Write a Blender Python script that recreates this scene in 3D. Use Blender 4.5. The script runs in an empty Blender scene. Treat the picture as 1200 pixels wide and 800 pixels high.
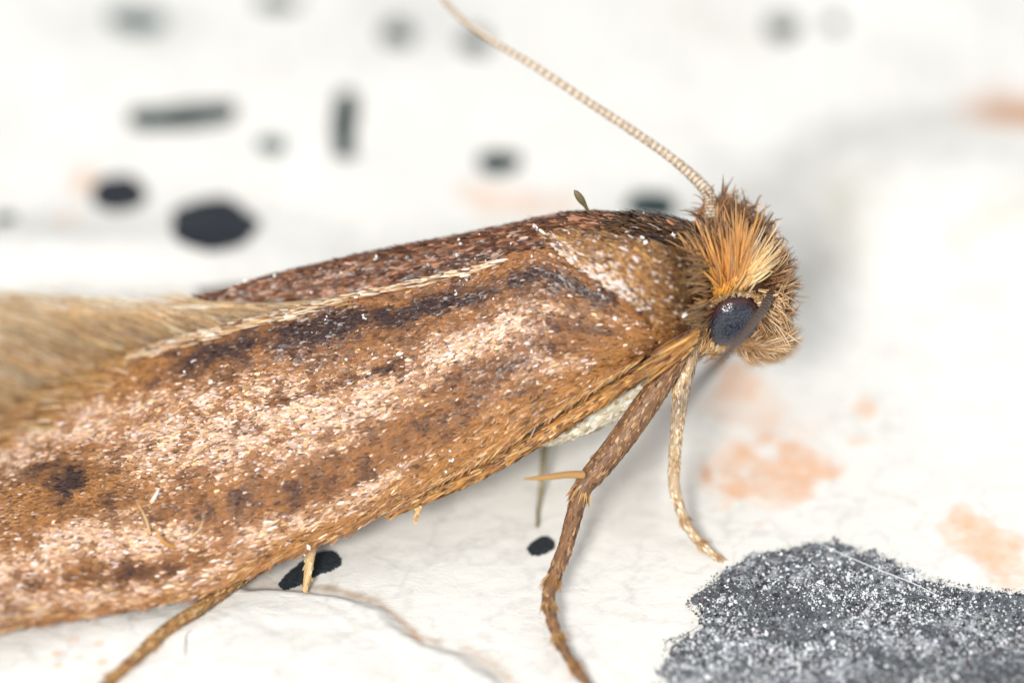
import bpy, math
import numpy as np
from mathutils import Vector

# ------------------------------------------------------------------ camera, world, lamps, exposure
# 1 unit = 1 mm (macro close-up of a small moth)
scene = bpy.context.scene
scene.unit_settings.system = 'METRIC'
scene.unit_settings.scale_length = 0.001
ELEV = math.radians(40.0)
SE, CE = math.sin(ELEV), math.cos(ELEV)
DIST = 40.0
FWD = np.array([0, CE, -SE]); UP = np.array([0, SE, CE]); RIGHT = np.array([1.0, 0, 0])
AIM = np.array([0, 2.8 * SE, 2.8 * CE])
CAM = AIM - FWD * DIST
cd = bpy.data.cameras.new('camera'); cam = bpy.data.objects.new('camera', cd)
scene.collection.objects.link(cam); scene.camera = cam
cam.location = CAM; cam.rotation_euler = (math.pi / 2 - ELEV, 0, 0)
cd.sensor_width = 36; cd.lens = 36 * DIST / 12.0
cd.clip_start = 0.5; cd.clip_end = 500
cd.dof.use_dof = True; cd.dof.focus_distance = DIST - 0.28
APERTURE = 0.062 * DIST
cd.dof.aperture_fstop = cd.lens * 1e-3 / APERTURE
world = bpy.data.worlds.new('World'); scene.world = world; world.use_nodes = True
bg = world.node_tree.nodes['Background']
bg.inputs[0].default_value = (0.97, 0.985, 1.0, 1); bg.inputs[1].default_value = 0.74
def area(name, loc, target, size, power, col):
    l = bpy.data.lights.new(name, 'AREA'); l.shape = 'DISK'; l.size = size; l.energy = power; l.color = col
    o = bpy.data.objects.new(name, l); scene.collection.objects.link(o)
    o.location = loc
    o.rotation_euler = (Vector(target) - Vector(loc)).to_track_quat('-Z', 'Y').to_euler()
    return o
area('flash_lamp', (-22.0, -76.0, 66.0), (0, 4, 1), 24, 90000, (1.0, 0.965, 0.91))
scene.view_settings.view_transform = 'Standard'; scene.view_settings.look = 'None'
scene.view_settings.exposure = 0.17; scene.view_settings.gamma = 1.0
scene.view_settings.use_curve_mapping = False
scene.cycles.use_denoising = True
scene.cycles.max_bounces = 6
scene.cycles.use_adaptive_sampling = False

rng = np.random.default_rng(7)

# ------------------------------------------------------------------ helpers
def ray(px, py):
    return FWD + RIGHT * ((px - 600) / 100 / DIST) + UP * ((400 - py) / 100 / DIST)
def at(px, py, Y):                      # point of the scene seen there, at a known distance back (world y)
    r = ray(px, py); return CAM + r * ((Y - CAM[1]) / r[1])
def deep(px, py, d):                    # ... at a known distance behind (+) / before (-) the plane of focus
    return CAM + ray(px, py) * (DIST + d)
def low(px, py, z=0.0):                 # ... lying at height z
    r = ray(px, py); return CAM + r * ((z - CAM[2]) / r[2])
def proj(P):
    q = np.asarray(P) - CAM
    t = q @ FWD
    return 600 + (q @ RIGHT) / t * DIST * 100, 400 - (q @ UP) / t * DIST * 100, t - DIST

def hash2(ix, iy, seed):
    h = (ix.astype(np.int64) * 374761393 + iy.astype(np.int64) * 668265263 + seed * 1442695041) & 0xffffffff
    h = ((h ^ (h >> 13)) * 1274126177) & 0xffffffff
    return ((h ^ (h >> 16)) & 0xffff) / 65535.0
def vnoise(x, y, seed=0):
    x = np.asarray(x, float); y = np.asarray(y, float)
    ix = np.floor(x); iy = np.floor(y); fx = x - ix; fy = y - iy
    fx = fx * fx * (3 - 2 * fx); fy = fy * fy * (3 - 2 * fy)
    a = hash2(ix, iy, seed); b = hash2(ix + 1, iy, seed); c = hash2(ix, iy + 1, seed); d = hash2(ix + 1, iy + 1, seed)
    return (a * (1 - fx) + b * fx) * (1 - fy) + (c * (1 - fx) + d * fx) * fy
def fbm(x, y, seed=0, o=4):
    s = 0; a = 0.5; n = 0
    for k in range(o):
        s = s + a * vnoise(np.asarray(x) * 2 ** k, np.asarray(y) * 2 ** k, seed + k * 17); n += a; a *= 0.5
    return s / n
def sstep(a, b, x):
    t = np.clip((x - a) / (b - a), 0, 1); return t * t * (3 - 2 * t)
def nrm(v):
    return v / np.maximum(np.linalg.norm(v, axis=-1, keepdims=True), 1e-9)

def link(o, parent=None):
    scene.collection.objects.link(o)
    if parent is not None: o.parent = parent
    return o
def mesh(name, V, F, mat, parent=None, col=None, smooth=True):
    V = np.asarray(V, np.float32); F = np.asarray(F, np.int32)
    me = bpy.data.meshes.new(name)
    me.vertices.add(len(V)); me.vertices.foreach_set('co', V.ravel())
    n, k = F.shape
    me.loops.add(n * k); me.loops.foreach_set('vertex_index', F.ravel())
    me.polygons.add(n); me.polygons.foreach_set('loop_start', np.arange(0, n * k, k, dtype=np.int32))
    me.update(calc_edges=True); me.validate()
    me.polygons.foreach_set('use_smooth', np.full(len(me.polygons), smooth))
    if col is not None:
        c = np.ones((len(V), 4), np.float32); c[:, :3] = col
        a = me.color_attributes.new('Col', 'FLOAT_COLOR', 'POINT'); a.data.foreach_set('color', c.ravel())
    me.materials.append(mat)
    return link(bpy.data.objects.new(name, me), parent)
def tag(o, label=None, cat=None, kind=None, group=None):
    if label: o['label'] = label
    if cat: o['category'] = cat
    if kind: o['kind'] = kind
    if group: o['group'] = group
    return o

def spline(P, n):                       # Catmull-Rom through rows of P
    P = np.asarray(P, float)
    Q = np.vstack([2 * P[0] - P[1], P, 2 * P[-1] - P[-2]])
    u = np.linspace(0, len(P) - 1, n); i = np.minimum(u.astype(int), len(P) - 2); t = (u - i)[:, None]
    a, b, c, d = Q[i], Q[i + 1], Q[i + 2], Q[i + 3]
    return 0.5 * (2 * b + (c - a) * t + (2 * a - 5 * b + 4 * c - d) * t ** 2 + (3 * b - a - 3 * c + d) * t ** 3)

class Surf:                             # a grid of points [u, v] that can be sampled
    def __init__(s, G, out=None):
        s.G = G; s.nu, s.nv = G.shape[:2]
        s.du = np.gradient(G, axis=0) * (s.nu - 1); s.dv = np.gradient(G, axis=1) * (s.nv - 1)
        n = nrm(np.cross(s.du, s.dv))
        s.flip = 1
        if out is not None and (n * out(G)).sum() < 0: n = -n; s.flip = -1
        s.N = n
    def bil(s, A, u, v):
        x = np.clip(u, 0, 1) * (s.nu - 1); y = np.clip(v, 0, 1) * (s.nv - 1)
        i = np.minimum(x.astype(int), s.nu - 2); j = np.minimum(y.astype(int), s.nv - 2)
        fx = (x - i)[:, None]; fy = (y - j)[:, None]
        return (A[i, j] * (1 - fx) + A[i + 1, j] * fx) * (1 - fy) + (A[i, j + 1] * (1 - fx) + A[i + 1, j + 1] * fx) * fy
    def at(s, u, v):
        return s.bil(s.G, u, v), nrm(s.bil(s.N, u, v)), nrm(s.bil(s.du, u, v)), nrm(s.bil(s.dv, u, v))
    def faces(s, closed=False):
        i, j = np.meshgrid(np.arange(s.nu - 1), np.arange(s.nv - 1), indexing='ij')
        a = (i * s.nv + j).ravel(); b = a + 1; c = a + s.nv + 1; d = a + s.nv
        F = np.stack([a, d, c, b], 1)
        return F if s.flip > 0 else F[:, ::-1]
    def verts(s): return s.G.reshape(-1, 3)
    def weights(s):
        A = np.linalg.norm(np.cross(s.du, s.dv), axis=2); return A
    def scatter(s, n, u0=0, u1=1, v0=0, v1=1):
        A = s.weights(); mx = A.max(); U = []; V = []
        got = 0
        while got < n:
            u = rng.uniform(u0, u1, n * 2); v = rng.uniform(v0, v1, n * 2)
            w = s.bil(A[..., None], u, v)[:, 0] / mx
            k = rng.random(n * 2) < w
            U.append(u[k]); V.append(v[k]); got += k.sum()
        return np.concatenate(U)[:n], np.concatenate(V)[:n]

SH = np.array([[0, -.12, 0], [0, .12, 0], [.35, -.44, .35], [.35, .44, .35], [.82, -.5, .72], [.82, .5, .72], [1.0, -.22, .8], [1.0, .22, .8]])
SF = np.array([[0, 2, 3, 1], [2, 4, 5, 3], [4, 6, 7, 5]])
def scales(name, P, N, T, L, W, col, mat, parent, lift=0.16, tilt=0.12, yaw=0.18, shape=SH, kind='stuff'):
    n = len(P)
    L = np.broadcast_to(L, (n,)); W = np.broadcast_to(W, (n,))
    T = nrm(T - (T * N).sum(1, keepdims=True) * N); B = np.cross(N, T)
    a = rng.normal(0, yaw, n)[:, None]; T, B = T * np.cos(a) + B * np.sin(a), B * np.cos(a) - T * np.sin(a)
    r = rng.normal(0, tilt, n)[:, None]; B2 = B * np.cos(r) + N * np.sin(r); N2 = N * np.cos(r) - B * np.sin(r)
    l = np.abs(rng.normal(lift, lift * .5, n)) + 0.02
    V = (P[:, None] + T[:, None] * (shape[None, :, 0:1] * L[:, None, None]) + B2[:, None] * (shape[None, :, 1:2] * W[:, None, None])
         + N2[:, None] * (shape[None, :, 2:3] * (L * l)[:, None, None]) - N[:, None] * 0.008)
    F = (SF[None] + (np.arange(n) * len(shape))[:, None, None]).reshape(-1, 4)
    c = np.repeat(col, len(shape), 0)
    o = mesh(name, V.reshape(-1, 3), F, mat, parent, c, smooth=False)
    return tag(o, kind=kind)

def hairs(name, R, M, T, rad, col, mat, parent, seg=5, sides=3, tipcol=None, kind='stuff'):
    """tapered strands: roots R, bend points M, tips T (n,3)"""
    n = len(R); rad = np.broadcast_to(rad, (n,))
    t = np.linspace(0, 1, seg + 1)[None, :, None]
    C = R[:, None] * (1 - t) ** 2 + 2 * M[:, None] * t * (1 - t) + T[:, None] * t ** 2
    D = nrm(np.gradient(C, axis=1))
    ref = nrm(rng.normal(size=(n, 1, 3)) * .3 + np.array([0.1, -.6, .6])); A = nrm(np.cross(D, ref)); B = np.cross(D, A)
    prof = np.array([1 - 0.82 * x ** 1.6 for x in np.linspace(0, 1, seg + 1)])
    ang = np.arange(sides) * 2 * np.pi / sides
    V = C[:, :, None] + (A[:, :, None] * np.cos(ang)[None, None, :, None] + B[:, :, None] * np.sin(ang)[None, None, :, None]) * (rad[:, None] * prof[None])[:, :, None, None]
    k = (seg + 1) * sides
    F = []
    for i in range(seg):
        for j in range(sides):
            F.append([i * sides + j, i * sides + (j + 1) % sides, (i + 1) * sides + (j + 1) % sides, (i + 1) * sides + j])
    F = (np.array(F)[None] + (np.arange(n) * k)[:, None, None]).reshape(-1, 4)
    if tipcol is None: tipcol = col
    c = col[:, None] * (1 - t) + tipcol[:, None] * t
    c = np.repeat(c, sides, 1).reshape(-1, 3)
    o = mesh(name, V.reshape(-1, 3), F, mat, parent, c)
    return tag(o, kind=kind) if kind else o

def tube(P, R, nu=60, nv=14, flat=1.0):
    """surface of a limb along points P with radii R"""
    C = spline(np.c_[P, R], nu); r = np.maximum(C[:, 3], 0.004); C = C[:, :3]
    D = nrm(np.gradient(C, axis=0)); ref = np.array([0.2, -.7, .6]); A = nrm(np.cross(D, ref)); B = np.cross(D, A)
    a = np.linspace(0, 2 * np.pi, nv)
    G = C[:, None] + (A[:, None] * np.cos(a)[None, :, None] * flat + B[:, None] * np.sin(a)[None, :, None]) * r[:, None, None]
    return Surf(G, lambda G: G - C[:, None]), C, r
def capped(S):
    """vertices and quads of a tube, its ends drawn to points"""
    G = np.concatenate([np.repeat(S.G[:1].mean(1, keepdims=True), S.nv, 1), S.G, np.repeat(S.G[-1:].mean(1, keepdims=True), S.nv, 1)], 0)
    i, j = np.meshgrid(np.arange(S.nu + 1), np.arange(S.nv - 1), indexing='ij')
    a = (i * S.nv + j).ravel()
    F = np.stack([a, a + S.nv, a + S.nv + 1, a + 1], 1)
    return G.reshape(-1, 3), F if S.flip > 0 else F[:, ::-1]

def limb(name, pts, mat, c0, c1, parent, nu=50, nv=14, seed=1):
    P = np.array([p[0] for p in pts]); R = np.array([p[1] for p in pts]) * (.84 if name == 'leg' else 1)
    S, C, r = tube(P, R, nu, nv)
    V, F = capped(S)
    t = fbm(V[:, 0] * 6 + V[:, 2] * 9, V[:, 1] * 6 + V[:, 2] * 5, seed)[:, None]
    return mesh(name, V, F, mat, parent, np.array(c0) * (1 - t) + np.array(c1) * t), S

def pick(cols, n, p=None):
    c = np.array(cols, float); i = rng.choice(len(c), n, p=p)
    return c[i] * rng.uniform(.8, 1.2, (n, 1)) * rng.uniform(.95, 1.05, (n, 3))

# ------------------------------------------------------------------ materials
class Mat:
    def __init__(s, name, rough=.5, spec=.5, base=None, attr=False):
        s.m = bpy.data.materials.new(name); s.m.use_nodes = True; s.t = s.m.node_tree
        s.b = s.t.nodes['Principled BSDF']; s.b.inputs['Roughness'].default_value = rough
        s.b.inputs['Specular IOR Level'].default_value = spec
        if base: s.b.inputs['Base Color'].default_value = (*base, 1)
        if attr:
            a = s.n('ShaderNodeAttribute'); a.attribute_name = 'Col'; s.col = a.outputs['Color']
            s.t.links.new(s.col, s.b.inputs['Base Color'])
    def n(s, t, **k):
        x = s.t.nodes.new(t)
        for a, v in k.items():
            if a in x.bl_rna.properties.keys(): setattr(x, a, v)
            else: x.inputs[a].default_value = v
        return x
    def l(s, a, b): s.t.links.new(a, b)
    def coord(s, scale=(1, 1, 1)):
        c = s.n('ShaderNodeTexCoord'); m = s.n('ShaderNodeMapping'); m.inputs['Scale'].default_value = scale
        s.l(c.outputs['Object'], m.inputs[0]); return m.outputs[0]
    def bump(s, h, strength, dist):
        b = s.n('ShaderNodeBump'); b.inputs['Strength'].default_value = strength; b.inputs['Distance'].default_value = dist
        s.l(h, b.inputs['Height']); s.l(b.outputs[0], s.b.inputs['Normal'])

# chalky white ground, stains and painted shading from the vertex attribute, fine fibrous relief
g = Mat('chalky_white', .75, .25, attr=True)
n1 = g.n('ShaderNodeTexNoise', Scale=3.2, Detail=9.0, Roughness=.62, Distortion=.8); g.l(g.coord((1, 1.6, 1)), n1.inputs['Vector'])
n2 = g.n('ShaderNodeTexNoise', Scale=22.0, Detail=4.0, Roughness=.6, Distortion=1.5); g.l(g.coord((1, 1.3, 1)), n2.inputs['Vector'])
mx = g.n('ShaderNodeMath', operation='MULTIPLY_ADD'); g.l(n2.outputs[0], mx.inputs[0]); mx.inputs[1].default_value = .3; g.l(n1.outputs[0], mx.inputs[2])
g.bump(mx.outputs[0], .4, .05)
M_GROUND = g.m
# dark granular crust
k = Mat('charcoal_crust', .6, .35, attr=True)
nn = k.n('ShaderNodeTexNoise', Scale=26.0, Detail=6.0, Roughness=.75); k.l(k.coord(), nn.inputs['Vector'])
rp = k.n('ShaderNodeValToRGB'); rp.color_ramp.elements[0].position = .36; rp.color_ramp.elements[0].color = (.4, .4, .4, 1); rp.color_ramp.elements[1].position = .72; rp.color_ramp.elements[1].color = (2.6, 2.7, 2.8, 1)
k.l(nn.outputs[0], rp.inputs[0])
mm = k.n('ShaderNodeMix', data_type='RGBA', blend_type='MULTIPLY'); mm.inputs[0].default_value = 1
k.l(k.col, mm.inputs[6]); k.l(rp.outputs[0], mm.inputs[7]); k.l(mm.outputs[2], k.b.inputs['Base Color'])
k.bump(nn.outputs[0], .9, .05)
M_CRUST = k.m
M_GRAIN = Mat('pale_mineral', .3, .6, attr=True).m
# wing and body scales: glossy, faintly iridescent
w = Mat('wing_scale', .34, .45, attr=True)
M_SCALE = w.m
M_DULL = Mat('dull_scale', .5, .5, attr=True).m
M_SKIN = Mat('brown_cuticle', .55, .4, attr=True).m
h = Mat('hair_scale', .38, .5, attr=True); h.b.inputs['Subsurface Weight'].default_value = 0.0
M_HAIR = h.m
e = Mat('compound_eye', .18, .6)
vo = e.n('ShaderNodeTexVoronoi', Scale=42.0); vo.feature = 'F1'; e.l(e.coord(), vo.inputs['Vector'])
rp = e.n('ShaderNodeValToRGB'); rp.color_ramp.elements[0].color = (.05, .06, .088, 1); rp.color_ramp.elements[0].position = .2
rp.color_ramp.elements[1].color = (.008, .009, .016, 1); rp.color_ramp.elements[1].position = .75
e.l(vo.outputs['Distance'], rp.inputs[0])
at_ = e.n('ShaderNodeAttribute'); at_.attribute_name = 'Col'
mm = e.n('ShaderNodeMix', data_type='RGBA', blend_type='MIX'); e.l(at_.outputs['Fac'], mm.inputs[0]); e.l(rp.outputs[0], mm.inputs[6]); mm.inputs[7].default_value = (.05, .018, .02, 1)
e.l(mm.outputs[2], e.b.inputs['Base Color'])
iv = e.n('ShaderNodeMath', operation='SUBTRACT'); iv.inputs[0].default_value = 1; e.l(vo.outputs['Distance'], iv.inputs[1]); e.bump(iv.outputs[0], .35, .012)
M_EYE = e.m

# ------------------------------------------------------------------ the ground
def to_ground(pts): return np.array([low(px, py)[:2] for px, py in pts])
CREASE = np.array([low(a, b, .2)[:2] for a, b in [(-400, 640), (100, 662), (210, 676), (300, 684), (390, 692), (440, 708), (475, 738), (495, 752), (540, 762), (575, 786), (600, 812), (640, 860), (700, 960)]])
def polydist(x, y, L):
    """signed distance to an open polyline: positive on its right-hand side walking along it"""
    best = np.full(x.shape, 1e9); sg = np.zeros(x.shape)
    for a, b in zip(L[:-1], L[1:]):
        d = b - a; t = np.clip(((x - a[0]) * d[0] + (y - a[1]) * d[1]) / (d @ d), 0, 1)
        ex = x - a[0] - t * d[0]; ey = y - a[1] - t * d[1]; q = np.hypot(ex, ey)
        s = np.sign(d[1] * ex - d[0] * ey); m = q < best
        best = np.where(m, q, best); sg = np.where(m, s, sg)
    return best * np.where(sg == 0, 1, sg)
def blob(x, y, c, rx, ry): return np.exp(-(((x - c[0]) / rx) ** 2 + ((y - c[1]) / ry) ** 2))
C_MR = low(1120, 235)[:2]; C_ML = low(60, 320)[:2]; C_FR = low(1090, 400)[:2]
def height(x, y):
    x = np.asarray(x, float); y = np.asarray(y, float)
    wob = (fbm(x * 1.8, y * 1.8, 3) - .5) * .22
    d = polydist(x, y, CREASE) + wob
    z = (.17 * sstep(-.16, .10, d) + .10 * sstep(.1, 1.1, d)) * (0.9 + .4 * (fbm(x * .9, y * .9, 9) - .5))
    z += .07 * (fbm(x * 2.2, y * 3.0, 4) - .5) * sstep(.0, .3, d) * sstep(1.6, .4, d)
    z += .5 * blob(x, y, C_MR, 2.0, 1.6) + .5 * blob(x, y, C_ML, 2.4, .9)
    far = sstep(2.2, 5, y)
    z += far * .5 * (fbm(x * .35 + 4, y * .35, 21) - .5)
    z += .05 * (fbm(x * .8, y * .8, 31) - .5) + .018 * (fbm(x * 4, y * 4, 33, 3) - .5)
    return z - 0.0
def axis_pts(lo, a, b, hi, step, grow=1.12):
    m = list(np.arange(a, b, step)); s = step; v = b; R = []
    while v < hi: R.append(v); s *= grow; v += s
    s = step; v = a; Lf = []
    while v > lo: s *= grow; v -= s; Lf.append(v)
    return np.array(Lf[::-1] + m + R)
gx = axis_pts(-40, -7.5, 7.5, 40, .035); gy = axis_pts(-16, -3.2, 4.5, 60, .035, 1.06)
X, Y = np.meshgrid(gx, gy, indexing='ij')
Z = height(X, Y)
col = np.ones(X.shape + (3,)) * np.array([.83, .82, .795])
col *= (0.95 + .1 * fbm(X * 1.1, Y * 1.1, 41))[..., None]
rdg = 1 - np.abs(fbm(X * 1.7 + 3, Y * 2.2, 43, 5) - .5) * 2; col *= (1 - .11 * sstep(.9, 1.0, rdg) * np.array(1.0))[..., None] * np.array([1, .995, .98])
speck = sstep(.66, .8, fbm(X * 5, Y * 5, 47, 3)); col *= (1 - .07 * speck)[..., None]
def stain_or_shade(mask, c):  # mixes a colour into the ground: real marks and painted shade
    global col
    col = col * (1 - mask[..., None]) + np.array(c) * mask[..., None]
PEACH = [  # px, py, half-width, half-height, strength
    (905, 560, 66, 42, .62), (860, 545, 30, 34, .5), (940, 545, 40, 28, .6), (862, 440, 34, 34, .6), (880, 465, 60, 40, .28), (930, 500, 60, 26, .2),
    (1015, 477, 13, 14, .6), (1000, 517, 18, 8, .4), (1140, 630, 46, 26, .5), (1165, 640, 44, 30, .45), (1128, 605, 14, 14, .45), (1185, 665, 30, 22, .4),
    (600, 235, 55, 22, .42), (650, 240, 40, 16, .45), (560, 230, 26, 16, .4), (95, 210, 22, 22, .55), (80, 268, 20, 18, .5), 
    (115, 750, 7, 3, .6), (145, 757, 5, 2.5, .45), (88, 767, 6, 3, .6), (118, 771, 6, 3, .4), (68, 783, 6, 3, .6), (95, 788, 5, 2.5, .4), (122, 793, 6, 3.5, .6), (70, 797, 6, 3, .6), (30, 778, 5, 2.5, .4)]
fine = fbm(X * 3.2, Y * 3.2, 51, 5); fine2 = fbm(X * 9, Y * 9, 57, 3)
for px, py, hw, hh, s in PEACH:
    c = low(px, py); rx = hw / 100.; ry = hh / 100. / SE
    q = np.sqrt(((X - c[0]) / rx) ** 2 + ((Y - c[1]) / ry) ** 2) + (fine - .5) * 1.5
    m = sstep(1.12, .62, q) * s * (.45 + .9 * fine2)
    stain_or_shade(np.clip(m, 0, 1), (.80, .46, .27))
c = low(828, 556); stain_or_shade(.8 * np.exp(-(((X - c[0]) / .09) ** 2 + ((Y - c[1]) / .22) ** 2)), (.62, .30, .12))  # the foreleg's orange-brown shadow, painted into the ground colour
for pts, wd, s, cc in [([(1172, 137), (1200, 139), (1300, 150)], .40, 1.9, (.64, .23, .035)),
    ([(385, 690), (440, 704), (470, 728), (490, 746), (515, 752)], .06, .65, (.40, .26, .16)), ([(480, 748), (492, 752)], .07, .5, (.7, .3, .1)), ([(545, 760), (580, 780), (604, 806), (625, 840)], .09, .6, (.46, .32, .20)), ([(270, 684), (330, 684), (390, 690)], .08, .5, (.4, .3, .2)),
    ([(885, 235), (960, 175), (1060, 145), (1170, 135)], .45, .42, (.40, .41, .40)), ([(985, 225), (985, 265), (960, 320), (930, 340)], .45, .38, (.42, .39, .30)), ([(895, 210), (930, 290)], .8, .06, (.5, .52, .54)),  # grey dirt arc, then brown and grey smears painting in the head's shadow
    ([(1120, 300), (1190, 270), (1260, 240)], .3, .3, (.5, .5, .38)), ([(-80, 300), (150, 295), (330, 315), (420, 320)], .5, .22, (.5, .51, .52)), ([(460, 10), (520, 20)], .6, .3, (.35, .37, .4)),  # the long left band paints the ridge's grey shading into the colour
    ([(100, 20), (200, 25)], .6, .3, (.38, .42, .42)), ([(800, 15), (880, 40)], .4, .25, (.5, .48, .44))]:
    d = np.abs(polydist(X, Y, to_ground(pts))) * (1 + 1.2 * (fine - .5))
    stain_or_shade(np.clip(s * (.35 + 1.2 * fine2), 0, 1) * np.exp(-(d / wd) ** 2), cc)
gs = Surf(np.stack([X, Y, Z], -1))
gf = gs.faces()
ground = mesh('ground', gs.verts(), gf, M_GROUND, None, col.reshape(-1, 3)); tag(ground, kind='structure')

# dark crust patches grown on the ground
def patch(outline, step, thick, colour, rough=.25, freq=3.0, seed=1, powder=0.0):
    L = np.vstack([outline, outline[:1]])
    lo = L.min(0) - .3; hi = L.max(0) + .3
    px, py = np.meshgrid(np.arange(lo[0], hi[0], step), np.arange(lo[1], hi[1], step), indexing='ij')
    ins = np.zeros(px.shape, bool)
    for a, b in zip(L[:-1], L[1:]):
        cnd = ((a[1] > py) != (b[1] > py)); xx = (b[0] - a[0]) * (py - a[1]) / (b[1] - a[1] + 1e-12) + a[0]
        ins ^= cnd & (px < xx)
    d = np.abs(polydist(px, py, L)) * np.where(ins, 1, -1) + (fbm(px * freq, py * freq, seed, 5) - .5) * rough
    keep = d > 0
    gz = fbm(px * 12, py * 12, seed + 5, 3)
    z = height(px, py) + np.where(d < step, -.012, .006 + thick * np.minimum(1, d / .08) * (.35 + gz))
    idx = np.full(px.shape, -1); 
    q = keep[:-1, :-1] & keep[1:, :-1] & keep[1:, 1:] & keep[:-1, 1:]
    use = np.zeros(px.shape, bool); use[:-1, :-1] |= q; use[1:, :-1] |= q; use[1:, 1:] |= q; use[:-1, 1:] |= q
    idx[use] = np.arange(use.sum())
    F = np.stack([idx[:-1, :-1][q], idx[1:, :-1][q], idx[1:, 1:][q], idx[:-1, 1:][q]], 1)
    V = np.stack([px[use], py[use], z[use]], 1)
    c = np.array(colour) * (0.7 + .6 * fbm(V[:, 0] * 2, V[:, 1] * 2, seed + 9))[:, None]
    if powder:
        pw = fbm(V[:, 0] * 1.5 + 7, V[:, 1] * 2.6, seed + 21, 4); pf = fbm(V[:, 0] * 11, V[:, 1] * 13, seed + 23, 3)
        k = np.clip(sstep(.42, .75, pw) * 1.1 * sstep(.35, .7, pf) + .5 * sstep(.62, .8, pf), 0, .8)[:, None]
        c = c * (1 - k) + np.array([.5, .51, .53]) * k
    o = mesh('dark_patch', V, F, M_CRUST, ground, c); return o, V
BIG = to_ground([(770, 815), (778, 752), (806, 742), (822, 722), (803, 708), (832, 682), (846, 672), (880, 652), (945, 634), (1000, 642), (1040, 652), (1075, 668), (1130, 684), (1165, 690), (1250, 690), (1330, 720), (1370, 800), (1330, 940), (1050, 980), (800, 930)])
big, bv = patch(BIG, .024, .06, (.115, .12, .13), rough=.42, freq=3.4, seed=61, powder=1)
big['label'] = 'large granular charcoal patch with pale mineral specks'
def oval(px, py, hw, hh, tilt=0, n=26, bend=0):
    a = np.linspace(0, 2 * np.pi, n, endpoint=False)
    ex = .42 if hw > 3 * hh or hh > 1.6 * hw else .8
    x = np.sign(np.cos(a)) * np.abs(np.cos(a)) ** ex * hw; y = np.sign(np.sin(a)) * np.abs(np.sin(a)) ** (ex + .15) * hh + bend * (x / hw) ** 2
    ct, st = math.cos(tilt), math.sin(tilt)
    return to_ground([(px + i * ct - j * st, py + i * st + j * ct) for i, j in zip(x, y)])
INK = (.012, .016, .024); GR = (.020, .040, .040); GL = (.12, .15, .15)
for i, (px, py, hw, hh, ti, cc, bend) in enumerate([
    (250, 277, 47, 28, -.18, INK, 4), (141, 226, 31, 19, -.1, INK, 0), (214, 139, 60, 10, -.02, GR, 0), (405, 155, 13, 29, .05, GR, 0), (320, 182, 22, 10, .1, GL, 0),
    (586, 186, 26, 14, -.1, GR, 0), (6, 262, 17, 11, 0, GR, 0), (160, 22, 36, 13, .1, GL, 0), (328, 3, 26, 8, 0, GR, 0), (466, 40, 18, 12, 0, GR, 0), (556, 48, 18, 13, 0, GR, 0),
    (918, 33, 20, 12, 0, GR, 0), (979, 22, 15, 10, 0, GR, 0), (762, 240, 34, 14, 0, GR, 0), (634, 640, 21, 15, -.25, (.02, .024, .028), 0), (361, 669, 43, 13, -.48, (.016, .024, .030), 3)]):
    patch(oval(px, py, hw * (1.12 if i < 4 else .98) + 1, hh * (1.28 if i < 4 else 1.05) + 2, ti, bend=bend) if i < 14 else oval(px, py, hw, hh, ti, bend=bend), .03, .03, cc, rough=.22, freq=2.2, seed=80 + i)
# pale grains on the big patch
OCT = np.array([[1, 0, 0], [-1, 0, 0], [0, 1, 0], [0, -1, 0], [0, 0, 1], [0, 0, -1.0]])
OF = np.array([[0, 2, 4], [2, 1, 4], [1, 3, 4], [3, 0, 4], [2, 0, 5], [1, 2, 5], [3, 1, 5], [0, 3, 5]])
def grains(name, P, r, col, parent, stretch=.5):
    n = len(P); q = nrm(rng.normal(size=(n, 4))); a, b, c, d = q.T
    R = np.stack([np.stack([1 - 2 * (c * c + d * d), 2 * (b * c - a * d), 2 * (b * d + a * c)], 1), np.stack([2 * (b * c + a * d), 1 - 2 * (b * b + d * d), 2 * (c * d - a * b)], 1), np.stack([2 * (b * d - a * c), 2 * (c * d + a * b), 1 - 2 * (b * b + c * c)], 1)], 1)
    S = OCT[None] * rng.uniform(1 - stretch, 1 + stretch, (n, 6, 1)) * r[:, None, None]
    V = P[:, None] + np.einsum('nij,nkj->nki', R, S)
    F = (OF[None] + (np.arange(n) * 6)[:, None, None]).reshape(-1, 3)
    return tag(mesh(name, V.reshape(-1, 3), F, M_GRAIN, parent, np.repeat(col, 6, 0), smooth=False), kind='stuff')
sel = bv[rng.choice(len(bv), 30000)]
den = fbm(sel[:, 0] * 1.6, sel[:, 1] * 2.2, 77, 4); sel = sel[rng.random(len(sel)) < sstep(.35, .68, den) + .22]
n = len(sel); r = np.exp(rng.normal(-4.55, .42, n))
grains('mineral_grains', sel + np.c_[rng.uniform(-.02, .02, (n, 2)), r * .4], r, pick([(.8, .82, .85), (.6, .63, .67), (.35, .37, .4), (.04, .045, .05)], n, [.40, .28, .17, .15]), big)
n2_ = 5000; sel = bv[rng.choice(len(bv), n2_)]; r = np.exp(rng.normal(-4.2, .35, n2_))
grains('dark_grains', sel + np.c_[rng.uniform(-.02, .02, (n2_, 2)), r * .2], r, pick([(.03, .033, .04), (.07, .075, .085), (.14, .15, .16), (.09, .05, .05)], n2_, [.4, .3, .2, .1]), big)

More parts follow.
